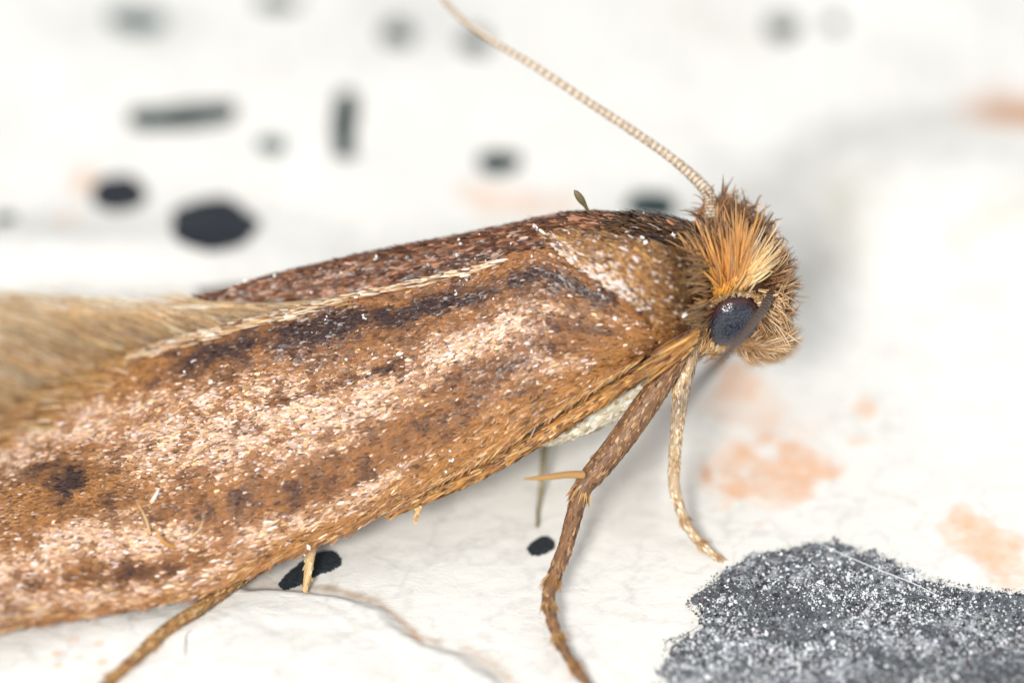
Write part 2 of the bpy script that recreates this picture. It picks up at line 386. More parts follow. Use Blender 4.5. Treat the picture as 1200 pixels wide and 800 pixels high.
# loose dark crumbs on the white just outside the patch
L = np.vstack([BIG, BIG[:1]]); ss = rng.integers(0, len(BIG), 1500); tt = rng.random((1500, 1)); q = L[ss] * (1 - tt) + L[ss + 1] * tt
ctr = BIG.mean(0); dr = nrm(q - ctr); q = q + dr * (np.abs(rng.normal(0, .035, (1500, 1))) - .05) + rng.normal(0, .02, (1500, 2))
r = np.exp(rng.normal(-5.0, .45, 1500))
grains('crumbs', np.c_[q, height(q[:, 0], q[:, 1]) + r * .3], r, pick([(.05, .055, .06), (.12, .125, .13), (.3, .3, .31)], 1500), big)

# ------------------------------------------------------------------ the moth
moth = bpy.data.objects.new('moth', None); link(moth)
tag(moth, 'golden-brown moth with shaggy orange head tuft standing on the white surface', 'moth')
# body: head, thorax and abdomen in one surface (x, y, z, half-width, half-height)
ST = np.array([[3.24, 2.42, 2.36, .03, .04], [3.19, 2.42, 2.38, .22, .25], [3.04, 2.41, 2.44, .42, .45], [2.82, 2.40, 2.52, .54, .57], [2.58, 2.39, 2.51, .53, .58], [2.38, 2.38, 2.42, .58, .68],
               [2.1, 2.38, 2.38, .72, .86], [1.7, 2.38, 2.36, .83, .99], [1.25, 2.37, 2.34, .85, 1.05], [.75, 2.36, 2.24, .75, .96], [.2, 2.34, 2.02, .66, .82], [-.6, 2.28, 1.72, .66, .70],
               [-1.8, 2.15, 1.40, .60, .56], [-3.2, 2.0, .95, .46, .42], [-4.4, 1.9, .62, .32, .28], [-5.2, 1.8, .5, .16, .14], [-5.5, 1.75, .48, .03, .03]])
BS = spline(ST, 150); BS[:, 3:] = np.maximum(BS[:, 3:], .01)
NA = 72; th = np.linspace(0, 2 * np.pi, NA)
BG = np.stack([np.broadcast_to(BS[:, 0:1], (150, NA)), BS[:, 1:2] - BS[:, 3:4] * np.cos(th), BS[:, 2:3] + BS[:, 4:5] * np.sin(th)], -1)
body_s = Surf(BG, lambda G: G - BS[:, None, :3])
bcol = np.where((BS[:, 0:1] > 2.45)[..., None], np.array([.05, .022, .012]), np.array([.10, .05, .028])) * np.ones((150, NA, 1))
und = (np.sin(th)[None] < -.25) & (BS[:, 0:1] < 2.2); bcol[und] = (.55, .5, .4)
body = mesh('body', body_s.verts(), body_s.faces(), M_SKIN, moth, bcol.reshape(-1, 3))
bpx, bpy_, bd = proj(body_s.verts()); bn = body_s.N.reshape(-1, 3); bvv = body_s.verts()
front = (bn @ -FWD) > -0.05
def on_body(px, py, off=0.0):
    q = (bpx - px) ** 2 + (bpy_ - py) ** 2 + np.where(front, 0, 1e6)
    i = np.argmin(q)
    r = ray(px, py); t = (bvv[i] - CAM) @ FWD
    return CAM + r * t + bn[i] * off, bn[i]
BACK = np.array([-1.0, 0, -.12])

# --- near forewing -------------------------------------------------------------
WD = [(806, 390, 1.66), (775, 372, 1.52), (745, 352, 1.55), (690, 322, 1.82), (640, 293, 2.12), (560, 313, 2.22), (480, 333, 2.18), (400, 350, 2.1), (300, 374, 2.14), (200, 402, 2.28), (130, 430, 2.38), (60, 462, 2.42), (0, 500, 2.30), (-60, 545, 1.95), (-120, 600, 1.2), (-175, 680, -.1)]
WC = [(814, 398, 1.60), (775, 410, 1.42), (738, 430, 1.24), (690, 458, 1.04), (640, 490, .84), (570, 535, .60), (500, 573, .36), (420, 616, .08), (330, 656, -.28), (240, 694, -.66), (150, 714, -.95), (50, 730, -1.25), (-30, 748, -1.5), (-100, 757, -1.62), (-160, 752, -1.55), (-195, 725, -1.15)]
NS = 220; NW = 60
Dw = spline([at(*p) for p in WD], NS); Cw = spline([at(*p) for p in WC], NS)
Dpx = spline([p[:2] for p in WD], NS); Cpx = spline([p[:2] for p in WC], NS)
sv = np.linspace(0, 1, NW)[None, :, None]; su = np.linspace(0, 1, NS)[:, None, None]
G = Dw[:, None] * (1 - sv) + Cw[:, None] * sv
span = np.linalg.norm(Cw - Dw, axis=1)[:, None, None]
nb = nrm(np.cross(np.gradient(Dw, axis=0), Cw - Dw)); nb = nb * np.sign((nb @ -FWD))[:, None]
bul = .085 * span * (4 * sv * (1 - sv)) ** .9
groove = .05 * np.exp(-((sv - .87) / .022) ** 2) * sstep(.5, .38, su) * sstep(.03, .09, su) - .045 * sstep(.88, .93, sv) * sstep(.65, .3, su) * sstep(.03, .09, su) * -1
seam = .05 * np.exp(-((sv - 0.015) / .03) ** 2) * sstep(.25, .4, su)
wave = .05 * np.sin(sv * 9 + su * 3) * sstep(.2, .5, su) * (4 * sv * (1 - sv))
G = G + nb[:, None] * (bul - groove + seam + wave)
wing = Surf(G, lambda G: np.broadcast_to(-FWD + UP, G.shape))
MID = np.array([.31, .132, .044]); DARK = np.array([.036, .015, .010]); LITE = np.array([.66, .42, .28]); GOLD = np.array([.40, .18, .052]); WHITE = np.array([.93, .84, .80]); PURP = np.array([.06, .03, .032])
forewing = mesh('forewing', wing.verts(), wing.faces(), M_DULL, moth, np.tile(np.array([.16, .08, .04]), (NS * NW, 1)))
def wing_colour(u, v):
    """pattern in the wing's own coordinates: along = photo-like length coordinate, v = across"""
    i = u * (NS - 1); a = np.interp(i, np.arange(NS), Dpx[:, 0]) * (1 - v) + np.interp(i, np.arange(NS), Cpx[:, 0]) * v
    n = len(u)
    st = fbm(a / 60., v * 20, 101, 4); fi = fbm(a / 20., v * 17, 107, 3); pa = fbm(a / 40., v * 9, 111, 4); mi = fbm(a / 9., v * 40, 117, 2)
    light = np.zeros(n); dark = np.zeros(n); gold = np.zeros(n)
    def add(A, px, w, sx, sw, k): 
        A += k * np.exp(-((a - px) / sx) ** 2 - ((v - w) / sw) ** 2)
    for p in [(620, .40, 70, .10, .75), (540, .42, 60, .10, .75), (450, .48, 70, .10, .7), (380, .50, 80, .14, .85), (290, .46, 80, .15, .8), (220, .34, 70, .14, .75), (110, .26, 70, .12, .75), (30, .3, 50, .1, .6), (662, .70, 30, .09, .8), (640, .62, 25, .06, .4),
              (405, .89, 60, .035, .8), (320, .88, 50, .05, .8), (450, .86, 50, .03, .5), (200, .80, 60, .06, .7), (130, .72, 60, .06, .7), (60, .80, 70, .07, .7), (200, .95, 90, .04, .8), (30, .93, 80, .05, .7), (0, .65, 50, .06, .4), (730, .3, 30, .1, .35)]: add(light, *p)
    for p in [(700, .16, 60, .10, .9), (620, .16, 70, .08, .9), (520, .15, 80, .08, .9), (420, .13, 80, .08, 1.0), (320, .10, 70, .08, 1.0), (240, .12, 50, .07, .6), (445, .375, 55, .025, 1.1), (350, .39, 40, .022, .7), (620, .60, 60, .06, .8), (560, .55, 50, .05, .6), (680, .46, 60, .07, .6), (480, .72, 70, .06, .35), (300, .72, 60, .05, .45), (230, .70, 60, .05, .45), (400, .78, 60, .05, .4),
              (105, .50, 24, .10, 1.6), (70, .36, 14, .05, .9), (190, .16, 30, .05, .7), (150, .62, 50, .05, .5), (90, .66, 50, .05, .5), (180, .88, 60, .04, .5), (40, .87, 50, .03, .5)]: add(dark, *p)
    for p in [(760, .5, 50, .4, .9), (690, .80, 60, .12, .7), (600, .86, 80, .1, .7), (480, .93, 90, .07, .8), (330, .95, 80, .04, .7), (560, .95, 120, .05, .9), (680, .95, 80, .05, .7), (60, .06, 120, .10, .9), (140, .12, 60, .08, .6), (90, .6, 170, .4, .55)]: add(gold, *p)
    cl = .35 + 1.0 * sstep(.34, .62, fi)
    light *= 1 + .45 * sstep(300, 180, a) * sstep(.55, .7, v)
    Lt = np.clip(light * cl * (.3 + 1.3 * mi) * .75 + (st - .5) * .5 - dark * .5, 0, 1)
    Dk = np.clip(dark * (.45 + .9 * st) + (.53 - pa) * 1.5 + (.5 - fi) * 1.5 + (.5 - mi) * 1.3 - light * .25, 0, 1)
    Gd = np.clip(gold * (.5 + .8 * fi), 0, 1)[:, None]
    c = MID * (1 - Gd) + GOLD * Gd
    dk = sstep(.5, 1.1, dark)[:, None]; c = c * (1 - Dk[:, None]) + (np.array([.095, .040, .022]) * (1 - dk) + (DARK * .7 + PURP * .3) * dk) * Dk[:, None]
    c = c * (1 - Lt[:, None] * .75) + (LITE * (1 - Gd * .35) + GOLD * Gd * .35) * Lt[:, None] * .75
    tw = rng.random(n)
    pl = np.clip(.03 + .75 * light * cl * (.2 + 1.4 * mi) - .3 * dark, .01, .75)      # chance of a pale pinkish scale, carrying the painted lit bands and sparkle
    k = tw < pl
    q = rng.beta(1.6, 1.1, (k.sum(), 1)); c[k] = c[k] * (1 - q) + q * pick([(.84, .57, .41), (.88, .66, .53), (.74, .63, .63), (.95, .89, .85), (.84, .54, .26)], k.sum(), [.36, .26, .12, .08, .18])
    k = tw > .90; c[k] *= .45
    return np.clip(c * rng.uniform(.82, 1.18, (n, 1)), .01, .96), a, Lt
N = 85000
u, v = wing.scatter(N)
P, Nn, Tu, Tv = wing.at(u, v)
cw, al, Lt = wing_colour(u, v)
L = rng.uniform(.075, .135, N) * (1 + .6 * sstep(.75, 1, v)); W = rng.uniform(.020, .038, N) * (1 - .3 * sstep(.75, 1, v))
o = scales('wing_scales', P, Nn, Tu, L, W, cw, M_SCALE, forewing, lift=.12, tilt=.28, yaw=.22)
# rolled edge along the wing seam, its highlight painted as pale scales
N = 1100; u = .30 + .33 * rng.beta(1.5, 1.3, N); v = np.abs(rng.normal(0, .009, N)) * (1 + 1.2 * sstep(.45, .62, u)); v = v + .012 * fbm(u * 60, u * 0, 5)
P, Nn, Tu, Tv = wing.at(u, v)
scales('seam_scales', P + Nn * .02, nrm(Nn + UP * .5), Tu, rng.uniform(.12, .24, N), .028, pick([(.74, .55, .37), (.86, .78, .68), (.5, .3, .14), (.22, .11, .05)], N, [.35, .18, .27, .2]), M_DULL, forewing, lift=.08, tilt=.2, yaw=.1)
# bristly trailing edge and costal hairs
N = 900; u = rng.uniform(.1, .98, N); P, Nn, Tu, Tv = wing.at(u, np.full(N, .985) + rng.uniform(-.03, .015, N))
t = P + Tu * rng.uniform(.12, .26, (N, 1)) + Tv * rng.uniform(.0, .05, (N, 1)) + Nn * rng.uniform(-.02, .03, (N, 1))
hairs('edge_hairs', P, (P + t) / 2 + Nn * .02, t, rng.uniform(.008, .014, N), pick([(.5, .25, .08), (.3, .13, .05), (.7, .45, .2)], N), M_HAIR, forewing, seg=2)

# --- far forewing ---------------------------------------------------------------
FI = [(800, 300, 2.3), (720, 285, 2.3), (650, 290, 2.3), (560, 316, 2.34), (480, 336, 2.34), (400, 353, 2.34), (300, 366, 2.44), (236, 354, 2.62)]
FT = [(800, 262, 2.62), (740, 252, 2.72), (668, 252, 2.78), (590, 267, 2.78), (500, 284, 2.74), (400, 305, 2.72), (300, 329, 2.70), (234, 350, 2.68)]
I_ = spline([at(*p) for p in FI], 120); T_ = spline([at(*p) for p in FT], 120)
fx = T_[:, 0]; O1 = T_ + np.c_[np.full(120, -.05), np.full(120, .65), np.full(120, -.62)]; O2 = T_ + np.c_[np.full(120, -.3), np.linspace(1.0, 2.2, 120), -(T_[:, 2] - np.linspace(1.7, .45, 120))]
rows = np.stack([I_, I_ * .5 + T_ * .5 + np.array([0, -.03, .07]), T_, O1, O2], 1)
FG = np.stack([spline(r, 40) for r in rows], 0)
FG[..., 2] += .03 * (fbm(FG[..., 0] * 1.5, FG[..., 1] * 4, 5) - .5) * 2
fwing = Surf(FG, lambda G: np.broadcast_to(np.array([0, 0, 1.0]), G.shape))
farwing = mesh('forewing', fwing.verts(), fwing.faces(), M_DULL, moth, np.tile(np.array([.09, .045, .025]), (120 * 40, 1)))
N = 15000; u, v = fwing.scatter(N, v1=.8); P, Nn, Tu, Tv = fwing.at(u, v)
pat = fbm(P[:, 0] * 2.2, v * 14, 131, 4)
c = pick([(.10, .045, .025), (.20, .09, .04), (.32, .15, .07), (.5, .3, .2)], N, [.42, .3, .2, .08]) * (.45 + 1.1 * pat)[:, None]
k = (pat > .56) & (rng.random(N) < .35); c[k] = (.55, .32, .2)
scales('wing_scales', P, Nn, Tu, rng.uniform(.12, .2, N), rng.uniform(.02, .036, N), np.clip(c * np.array([.80, .66, .58]), .008, .95), M_SCALE, farwing, lift=.16, tilt=.3, yaw=.2)

# --- hind wing under the fringe, and the fringe itself --------------------------
HR = [(470, 337, 2.16), (400, 352, 2.10), (330, 368, 2.12), (250, 390, 2.24), (200, 405, 2.34), (130, 433, 2.44), (60, 466, 2.48), (0, 504, 2.36), (-60, 550, 2.0), (-120, 605, 1.25)]
HT = [(425, 341, 2.20), (315, 357, 2.28), (215, 352, 2.52), (115, 349, 2.95), (40, 349, 3.35), (-50, 358, 3.65), (-120, 385, 3.7), (-190, 425, 3.5), (-250, 490, 3.0), (-310, 580, 2.1)]
HRp = spline([at(*p) for p in HR], 80); HTp = spline([at(*p) for p in HT], 80)
sv2 = np.linspace(0, 1, 20)[None, :, None]
HG = HRp[:, None] * (1 - sv2) + HTp[:, None] * sv2 + np.array([0, .03, -.07]) + np.array([0, -.03, .10]) * (4 * sv2 * (1 - sv2)) * np.linspace(.2, 1, 80)[:, None, None]
hind = Surf(HG, lambda G: np.broadcast_to(-FWD + UP, G.shape))
hindwing = mesh('hindwing', hind.verts(), hind.faces(), M_DULL, moth, np.tile(np.array([.36, .20, .085]), (80 * 20, 1)))
N = 9000; u = rng.uniform(0, 1, N); s0 = rng.beta(1, 1.6, N) * .75
hl = rng.uniform(.25, .6, N)
R0, Nn, Tu, Tv = hind.at(u, s0); T1, N1, _, _ = hind.at(np.clip(u + rng.normal(.0, .02, N), 0, 1), np.clip(s0 + hl, 0, 1.0))
ext = np.clip(s0 + hl - 1, 0, 1)[:, None]; T1 = T1 + Tv * ext * 2.4 * sstep(.2, .5, u)[:, None]
lf = (.15 + .85 * sstep(.15, .5, u))[:, None]; R0 = R0 + Nn * rng.uniform(.0, .09, (N, 1)) * lf; T1 = T1 + N1 * rng.uniform(.0, .12, (N, 1)) * lf
pt = fbm(u * 26, s0 * 3, 151, 3) * .7 + fbm(u * 90, s0 * 2, 152, 2) * .5
cl = pick([(.48, .26, .09), (.66, .44, .22), (.28, .13, .045), (.78, .66, .50)], N, [.4, .25, .22, .13]) * (.25 + 1.15 * pt)[:, None]
zz = (s0 + .4 * hl)[:, None]; cl = cl * (.62 + .5 * sstep(.1, .8, zz)); upz = sstep(.35, .95, zz); cl = cl * (1 - .5 * upz) + np.array([.80, .63, .40]) * .5 * upz * rng.uniform(.6, 1.1, (N, 1))
tipc = cl * .75 + np.array([.82, .68, .48]) * .25
hairs('wing_fringe', R0, (R0 + T1) / 2 + Nn * .04, T1, rng.uniform(.009, .02, N), np.clip(cl, .02, .95), M_HAIR, hindwing, seg=4, tipcol=tipc)

N = 700; u = rng.uniform(.2, .8, N); P, Nn, Tu, Tv = hind.at(u, rng.uniform(.55, 1.0, N))
T = P + Tv * rng.uniform(.25, .75, (N, 1)) + Nn * rng.uniform(.05, .22, (N, 1)) + rng.normal(0, .04, (N, 3))
hairs('wing_fringe', P, (P + T) / 2 + Nn * .03, T, rng.uniform(.006, .012, N), np.clip(pick([(.78, .62, .42), (.6, .4, .2), (.85, .78, .66)], N), .02, .93), M_HAIR, hindwing, seg=4)
# hairs that start on the wing itself and run out into the fringe
N = 2200; u = .60 + .36 * rng.beta(1.8, 1.0, N); v = rng.beta(1, 2.2, N) * .26 * sstep(.58, .72, u); P, Nn, Tu, Tv = wing.at(u, v)
D = nrm(Tu * 1.0 - Tv * rng.uniform(.2, .75, (N, 1))); T = P + D * rng.uniform(.2, .6, (N, 1)) + Nn * rng.uniform(.01, .05, (N, 1))
hairs('wing_fringe', P, (P + T) / 2 + Nn * .03, T, rng.uniform(.009, .018, N), np.clip(pick([(.44, .22, .07), (.58, .36, .15), (.24, .11, .04), (.74, .58, .4)], N, [.4, .25, .25, .1]), .02, .9), M_HAIR, forewing, seg=3)

# --- thorax: tegula flap and lance-shaped scales ---------------------------------
TU = [(828, 318, 2.0), (800, 298, 1.92), (765, 286, 2.02), (730, 279, 2.12), (700, 275, 2.2), (670, 272, 2.26), (643, 275, 2.28)]
TL = [(830, 396, 1.85), (800, 394, 1.45), (768, 376, 1.36), (742, 352, 1.42), (712, 333, 1.60), (680, 312, 1.85), (643, 282, 2.16)]
Tu_ = spline([at(*p) for p in TU], 60); Tl_ = spline([at(*p) for p in TL], 60)
sv3 = np.linspace(0, 1, 24)[None, :, None]
TG = Tu_[:, None] * (1 - sv3) + Tl_[:, None] * sv3
tnb = -FWD * .8 + UP * .3
TG = TG + tnb * (.26 * (4 * sv3 * (1 - sv3)) ** .8 * np.linspace(1, .25, 60)[:, None, None] * sstep(-.05, .16, np.linspace(0, 1, 60))[:, None, None] + .04)
teg = Surf(TG, lambda G: np.broadcast_to(-FWD, G.shape))
tegula = mesh('tegula', teg.verts(), teg.faces(), M_DULL, moth, np.tile(np.array([.14, .07, .035]), (60 * 24, 1)))
N = 11000; u, v = teg.scatter(N); P, Nn, Tu, Tv = teg.at(u, v)
pt = fbm(u * 5, v * 9, 171, 4); ed = sstep(.72, .95, v) * sstep(.25, .5, u)
pq = fbm(u * 16, v * 40, 173, 2); c = pick([(.38, .18, .06), (.24, .11, .045), (.50, .28, .10), (.10, .045, .025)], N, [.35, .3, .2, .15]) * (.1 + 1.1 * pt + .7 * pq)[:, None] * (1 - .55 * sstep(.35, .0, u) * sstep(.2, .6, pq))[:, None]
k = rng.random(N) < ed * .6 + .04 + .25 * sstep(.5, .7, pt) * sstep(.3, .6, u); c[k] = pick([(.85, .62, .48), (.80, .70, .68), (.9, .8, .7)], k.sum())
scales('tegula_scales', P, Nn, Tu + Tv * .1, rng.uniform(.1, .19, N), rng.uniform(.016, .03, N), np.clip(c * .85, .01, .95), M_SCALE, tegula, lift=.14, tilt=.25, yaw=.22)
def body_scatter(N, x0, x1, mask=None):
    i0 = np.searchsorted(-BS[:, 0], -x1) / 149.; i1 = np.searchsorted(-BS[:, 0], -x0) / 149.
    u, v = body_s.scatter(N, i0, i1); return u, v
u, v = body_scatter(16000, .2, 2.5); P, Nn, Tu, Tv = body_s.at(u, v)
k = (np.sin(v * 2 * np.pi) > -.35) | (P[:, 0] > 2.0); P, Nn, Tu, v = P[k], Nn[k], Tu[k], v[k]; N = len(P)
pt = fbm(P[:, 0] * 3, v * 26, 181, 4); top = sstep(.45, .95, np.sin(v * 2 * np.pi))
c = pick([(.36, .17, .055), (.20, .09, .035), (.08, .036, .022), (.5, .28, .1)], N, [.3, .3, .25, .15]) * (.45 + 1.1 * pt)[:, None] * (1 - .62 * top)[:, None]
k = rng.random(N) < .03; c[k] = pick([(.5, .33, .28), (.7, .6, .56)], k.sum())
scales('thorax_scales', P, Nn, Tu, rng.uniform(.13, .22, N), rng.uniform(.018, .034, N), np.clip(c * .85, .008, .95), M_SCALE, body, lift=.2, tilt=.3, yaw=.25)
# golden plates of scales at the wing root, cream scales under the abdomen
u, v = body_scatter(9000, -1.6, 2.3); P, Nn, Tu, Tv = body_s.at(u, v); k = (np.sin(v * 2 * np.pi) < .15) & (P[:, 0] < 1.9); P, Nn, Tu = P[k], Nn[k], Tu[k]; N = len(P)
c = pick([(.85, .80, .68), (.75, .68, .52), (.9, .88, .82), (.45, .38, .2)], N, [.4, .3, .2, .1])
scales('belly_scales', P, Nn, Tu, rng.uniform(.1, .16, N), .06, np.clip(c, .02, .95), M_DULL, body, lift=.15, tilt=.2)
# long lance scales that lie over the root of the wing edge
N = 260; s = rng.random(N)[:, None]
a = np.array([at(818, 388, 1.45)]) * (1 - s) + np.array([at(792, 412, 1.36)]) * s; a = a + rng.normal(0, .04, (N, 3)) + np.array([0, -.03, .02])
b = a + (at(700, 460, 1.0) - at(800, 398, 1.42)) * rng.uniform(.12, .5, (N, 1)) + rng.normal(0, .035, (N, 3)) + np.array([0, -.04, 0])
hairs('root_scales', a, (a + b) / 2 + np.array([0, -.03, .04]), b, rng.uniform(.012, .03, N), pick([(.48, .23, .06), (.36, .16, .045), (.62, .36, .12), (.12, .05, .025)], N, [.35, .3, .15, .2]), M_HAIR, moth, seg=3, sides=4)

# folded-under strip below the wing's front edge
o, S = limb('wing_fold', [(at(802, 406, 1.52), .03), (at(770, 424, 1.40), .06), (at(735, 447, 1.24), .075), (at(690, 476, 1.05), .08), (at(640, 508, .87), .08), (at(580, 544, .66), .075), (at(520, 574, .45), .06), (at(470, 597, .28), .03)], M_DULL, (.12, .06, .03), (.2, .1, .04), moth, nu=120)
N = 3800; u, v = S.scatter(N); P, Nn, Tu, Tv = S.at(u, v)
scales('fold_scales', P, Nn, Tu, rng.uniform(.14, .24, N), rng.uniform(.016, .03, N), np.clip(pick([(.46, .22, .06), (.34, .15, .05), (.6, .36, .14), (.12, .055, .03)], N, [.4, .3, .15, .15]) * (.5 + .9 * fbm(u * 30, v * 6, 191))[:, None], .01, .95), M_SCALE, o, lift=.08, tilt=.2, yaw=.1)
# cream-scaled thigh tucked under the wing
o, S = limb('thigh', [(at(782, 430, 1.62), .10), (at(752, 452, 1.52), .18), (at(705, 478, 1.40), .21), (at(660, 500, 1.26), .17), (at(622, 517, 1.12), .09), (at(598, 527, 1.04), .03)], M_DULL, (.5, .44, .32), (.7, .64, .5), moth, nu=70)
N = 1500; u, v = S.scatter(N); P, Nn, Tu, Tv = S.at(u, v)
scales('thigh_scales', P, Nn, Tu, rng.uniform(.07, .13, N), rng.uniform(.03, .05, N), np.clip(pick([(.80, .74, .60), (.70, .60, .42), (.88, .85, .78), (.40, .32, .15)], N, [.42, .25, .23, .1]), .02, .95), M_DULL, o, lift=.18, tilt=.25, yaw=.3)

# --- eye -------------------------------------------------------------------------
ec, en = on_body(857, 374, .0)
ex = nrm(np.cross(np.array([0, 0, 1.0]), en)); ey = np.cross(en, ex)
rot = -.15; ex, ey = ex * math.cos(rot) + ey * math.sin(rot), ey * math.cos(rot) - ex * math.sin(rot)
pu = np.linspace(0, np.pi * .62, 40)[:, None]; pv = np.linspace(0, 2 * np.pi, 64)[None]
EG = ec + (np.sin(pu) * np.cos(pv))[..., None] * ex * .33 + (np.sin(pu) * np.sin(pv))[..., None] * ey * .385 + (np.cos(pu) * np.ones_like(pv))[..., None] * en * .22
eye_s = Surf(EG, lambda G: np.broadcast_to(en, G.shape))
rim = sstep(.85, 1.25, pu * np.ones_like(pv))[..., None] * np.ones(3)
eye = mesh('eye', eye_s.verts(), eye_s.faces(), M_EYE, moth, rim.reshape(-1, 3)); eye['label'] = 'blue-black compound eye with fine facets'
# pale ring of scales around the eye
N = 420; a = rng.uniform(0, 2 * np.pi, N); q = rng.uniform(1.0, 1.16, N)
P = ec + (np.cos(a) * q)[:, None] * ex * .33 + (np.sin(a) * q)[:, None] * ey * .385 + en * (.05 - .12 * (q - 1))[:, None]
rad = nrm(np.cos(a)[:, None] * ex + np.sin(a)[:, None] * ey)
scales('eye_ring', P, np.tile(en, (N, 1)), rad + rng.normal(0, .2, (N, 3)), rng.uniform(.05, .1, N), .03, pick([(.5, .3, .12), (.35, .18, .07), (.75, .65, .55)], N, [.5, .35, .15]), M_SCALE, eye, lift=.3)

# --- head hair -------------------------------------------------------------------
def line(pts, t):
    pts = np.array(pts, float); x = t * (len(pts) - 1); i = np.minimum(x.astype(int), len(pts) - 2); f = (x - i)[:, None]
    return pts[i] * (1 - f) + pts[i + 1] * f
def tuft(name, roots, tips, N, cols, p, rad, jr=4, jt=7, out=(.10, .35), fan=True, tipmix=(.85, .62, .36), tm=.25, bow=.08, off=0.0):
    t = rng.random(N); t2 = np.clip(t + rng.normal(0, .08, N), 0, 1)
    rp = line(roots, t) + rng.normal(0, jr, (N, 2)); tp = line(tips, t2) + rng.normal(0, jt, (N, 2))
    shrink = rng.uniform(.6, 1.08, N)[:, None]; tp = rp + (tp - rp) * shrink
    R, Nn = zip(*[on_body(a, b, -.02 + off) for a, b in rp]); R = np.array(R); Nn = np.array(Nn)
    dep = (R - CAM) @ FWD - DIST
    lift = rng.uniform(out[0], out[1], N)
    T = np.array([deep(a, b, d - l) for (a, b), d, l in zip(tp, dep, lift)])
    Mi = (R + T) / 2 + Nn * (bow + rng.uniform(0, .06, N))[:, None]
    c = pick(cols, N, p); tc = c * (1 - tm) + np.array(tipmix) * tm
    return hairs(name, R, Mi, T, rng.uniform(rad * .7, rad * 1.25, N), np.clip(c, .01, .95), M_HAIR, body, seg=6, sides=4, tipcol=np.clip(tc, .01, .95))
BR = [(.25, .10, .03), (.15, .06, .022), (.38, .18, .055), (.07, .03, .015)]
OR = [(.72, .30, .04), (.62, .25, .04), (.80, .40, .08), (.40, .17, .05)]
CR = [(.84, .60, .28), (.78, .48, .16), (.88, .72, .46), (.6, .35, .12)]
# overall fuzz
u, v = body_scatter(1900, 2.45, 3.24); P, Nn, Tu, Tv = body_s.at(u, v); N = len(P)
ln = rng.uniform(.06, .17, (N, 1)); T = P + Nn * ln * rng.uniform(.5, 1.1, (N, 1)) + np.c_[np.full(N, .02), np.zeros(N), np.where(P[:, 2] > 2.4, .06, -.06)] + rng.normal(0, .05, (N, 3))
de = np.linalg.norm(P - (ec), axis=1) > .46; P, T, Nn = P[de], T[de], Nn[de]; N = len(P)
hairs('head_fuzz', P - Nn * .02, (P + T) / 2 + Nn * .03, T, rng.uniform(.007, .013, N), pick([(.28, .12, .04), (.17, .07, .025), (.42, .22, .09), (.08, .034, .016)], N), M_HAIR, body, seg=4)
tuft('vertex_tuft', [(822, 262), (845, 258), (870, 262), (892, 280)], [(808, 246), (838, 222), (864, 230), (886, 246), (906, 272)], 260, BR, [.3, .3, .2, .2], .015, jr=7, jt=8, out=(-.25, .1), tm=.15)
BRD = [(.16, .06, .02), (.10, .04, .015), (.26, .11, .035), (.5, .22, .05)]
tuft('crown_tuft', [(820, 318), (835, 305), (852, 300), (868, 300)], [(800, 285), (818, 262), (842, 250), (868, 258)], 150, BRD, [.3, .25, .25, .2], .018, jr=7, jt=9)
tuft('front_tuft', [(846, 342), (850, 340), (856, 338), (862, 336)], [(808, 292), (822, 268), (848, 252), (872, 258), (884, 268)], 85, OR, [.35, .3, .15, .2], .019, jr=4, jt=10, out=(.12, .5), bow=.14)
tuft('pale_tuft', [(852, 341), (860, 338), (870, 333), (880, 328)], [(868, 268), (886, 268), (902, 280), (908, 298), (902, 314)], 120, CR, [.35, .25, .25, .15], .017, jr=4, jt=9, out=(.10, .35), bow=.12, tipmix=(.9, .8, .62))
tuft('root_tuft', [(840, 348), (846, 346), (852, 343)], [(830, 318), (850, 305), (868, 315)], 110, [(.85, .42, .05), (.75, .34, .04)], [.5, .5], .014, jr=2, jt=5, out=(.05, .2))
tuft('face_hair', [(890, 282), (902, 305), (910, 336), (905, 366), (892, 385)], [(904, 266), (918, 294), (930, 326), (930, 362), (912, 402)], 260, [(.33, .15, .055), (.54, .34, .18), (.17, .075, .03)], [.4, .22, .38], .013, jr=7, jt=8, out=(-.1, .2))
tuft('cheek_hair', [(898, 340), (904, 358), (898, 376), (884, 390)], [(914, 348), (922, 378), (918, 402), (900, 416)], 150, [(.55, .34, .17), (.42, .22, .08), (.72, .54, .34)], [.4, .3, .3], .014, jr=6, jt=8, out=(.02, .25))
tuft('collar_hair', [(822, 362), (826, 382), (838, 402), (852, 410)], [(812, 384), (814, 402), (820, 414), (838, 420)], 150, [(.55, .30, .10), (.75, .55, .3), (.36, .18, .07)], [.4, .25, .35], .014, jr=3, jt=5, out=(.02, .2))
tuft('nape_scales', [(838, 300), (836, 325), (834, 350), (830, 380)], [(800, 300), (795, 328), (796, 358), (798, 390)], 130, [(.30, .13, .04), (.16, .07, .03), (.45, .24, .08), (.07, .03, .02)], [.3, .3, .2, .2], .017, jr=4, jt=8, out=(.25, .6), bow=.12)
# orange scape socket, palps below the face
def palp(pts, nm='palp'):
    o, S = limb(nm, pts, M_SKIN, (.3, .15, .06), (.5, .3, .15), moth)
    N = 260; u, v = S.scatter(N); P, Nn, Tu, Tv = S.at(u, v)
    T = P + Tu * rng.uniform(.06, .2, (N, 1)) + Nn * rng.uniform(.03, .14, (N, 1))
    hairs('palp_hair', P, (P + T) / 2 + Nn * .02, T, rng.uniform(.008, .013, N), pick([(.62, .40, .20), (.45, .25, .1), (.75, .58, .4)], N), M_HAIR, o, seg=3)
palp([(deep(868, 402, .05), .10), (deep(890, 405, -.1), .10), (deep(910, 400, -.12), .08), (deep(924, 392, -.1), .03)])
palp([(deep(868, 408, .7), .10), (deep(892, 412, .75), .10), (deep(914, 408, .75), .08), (deep(930, 398, .75), .03)])

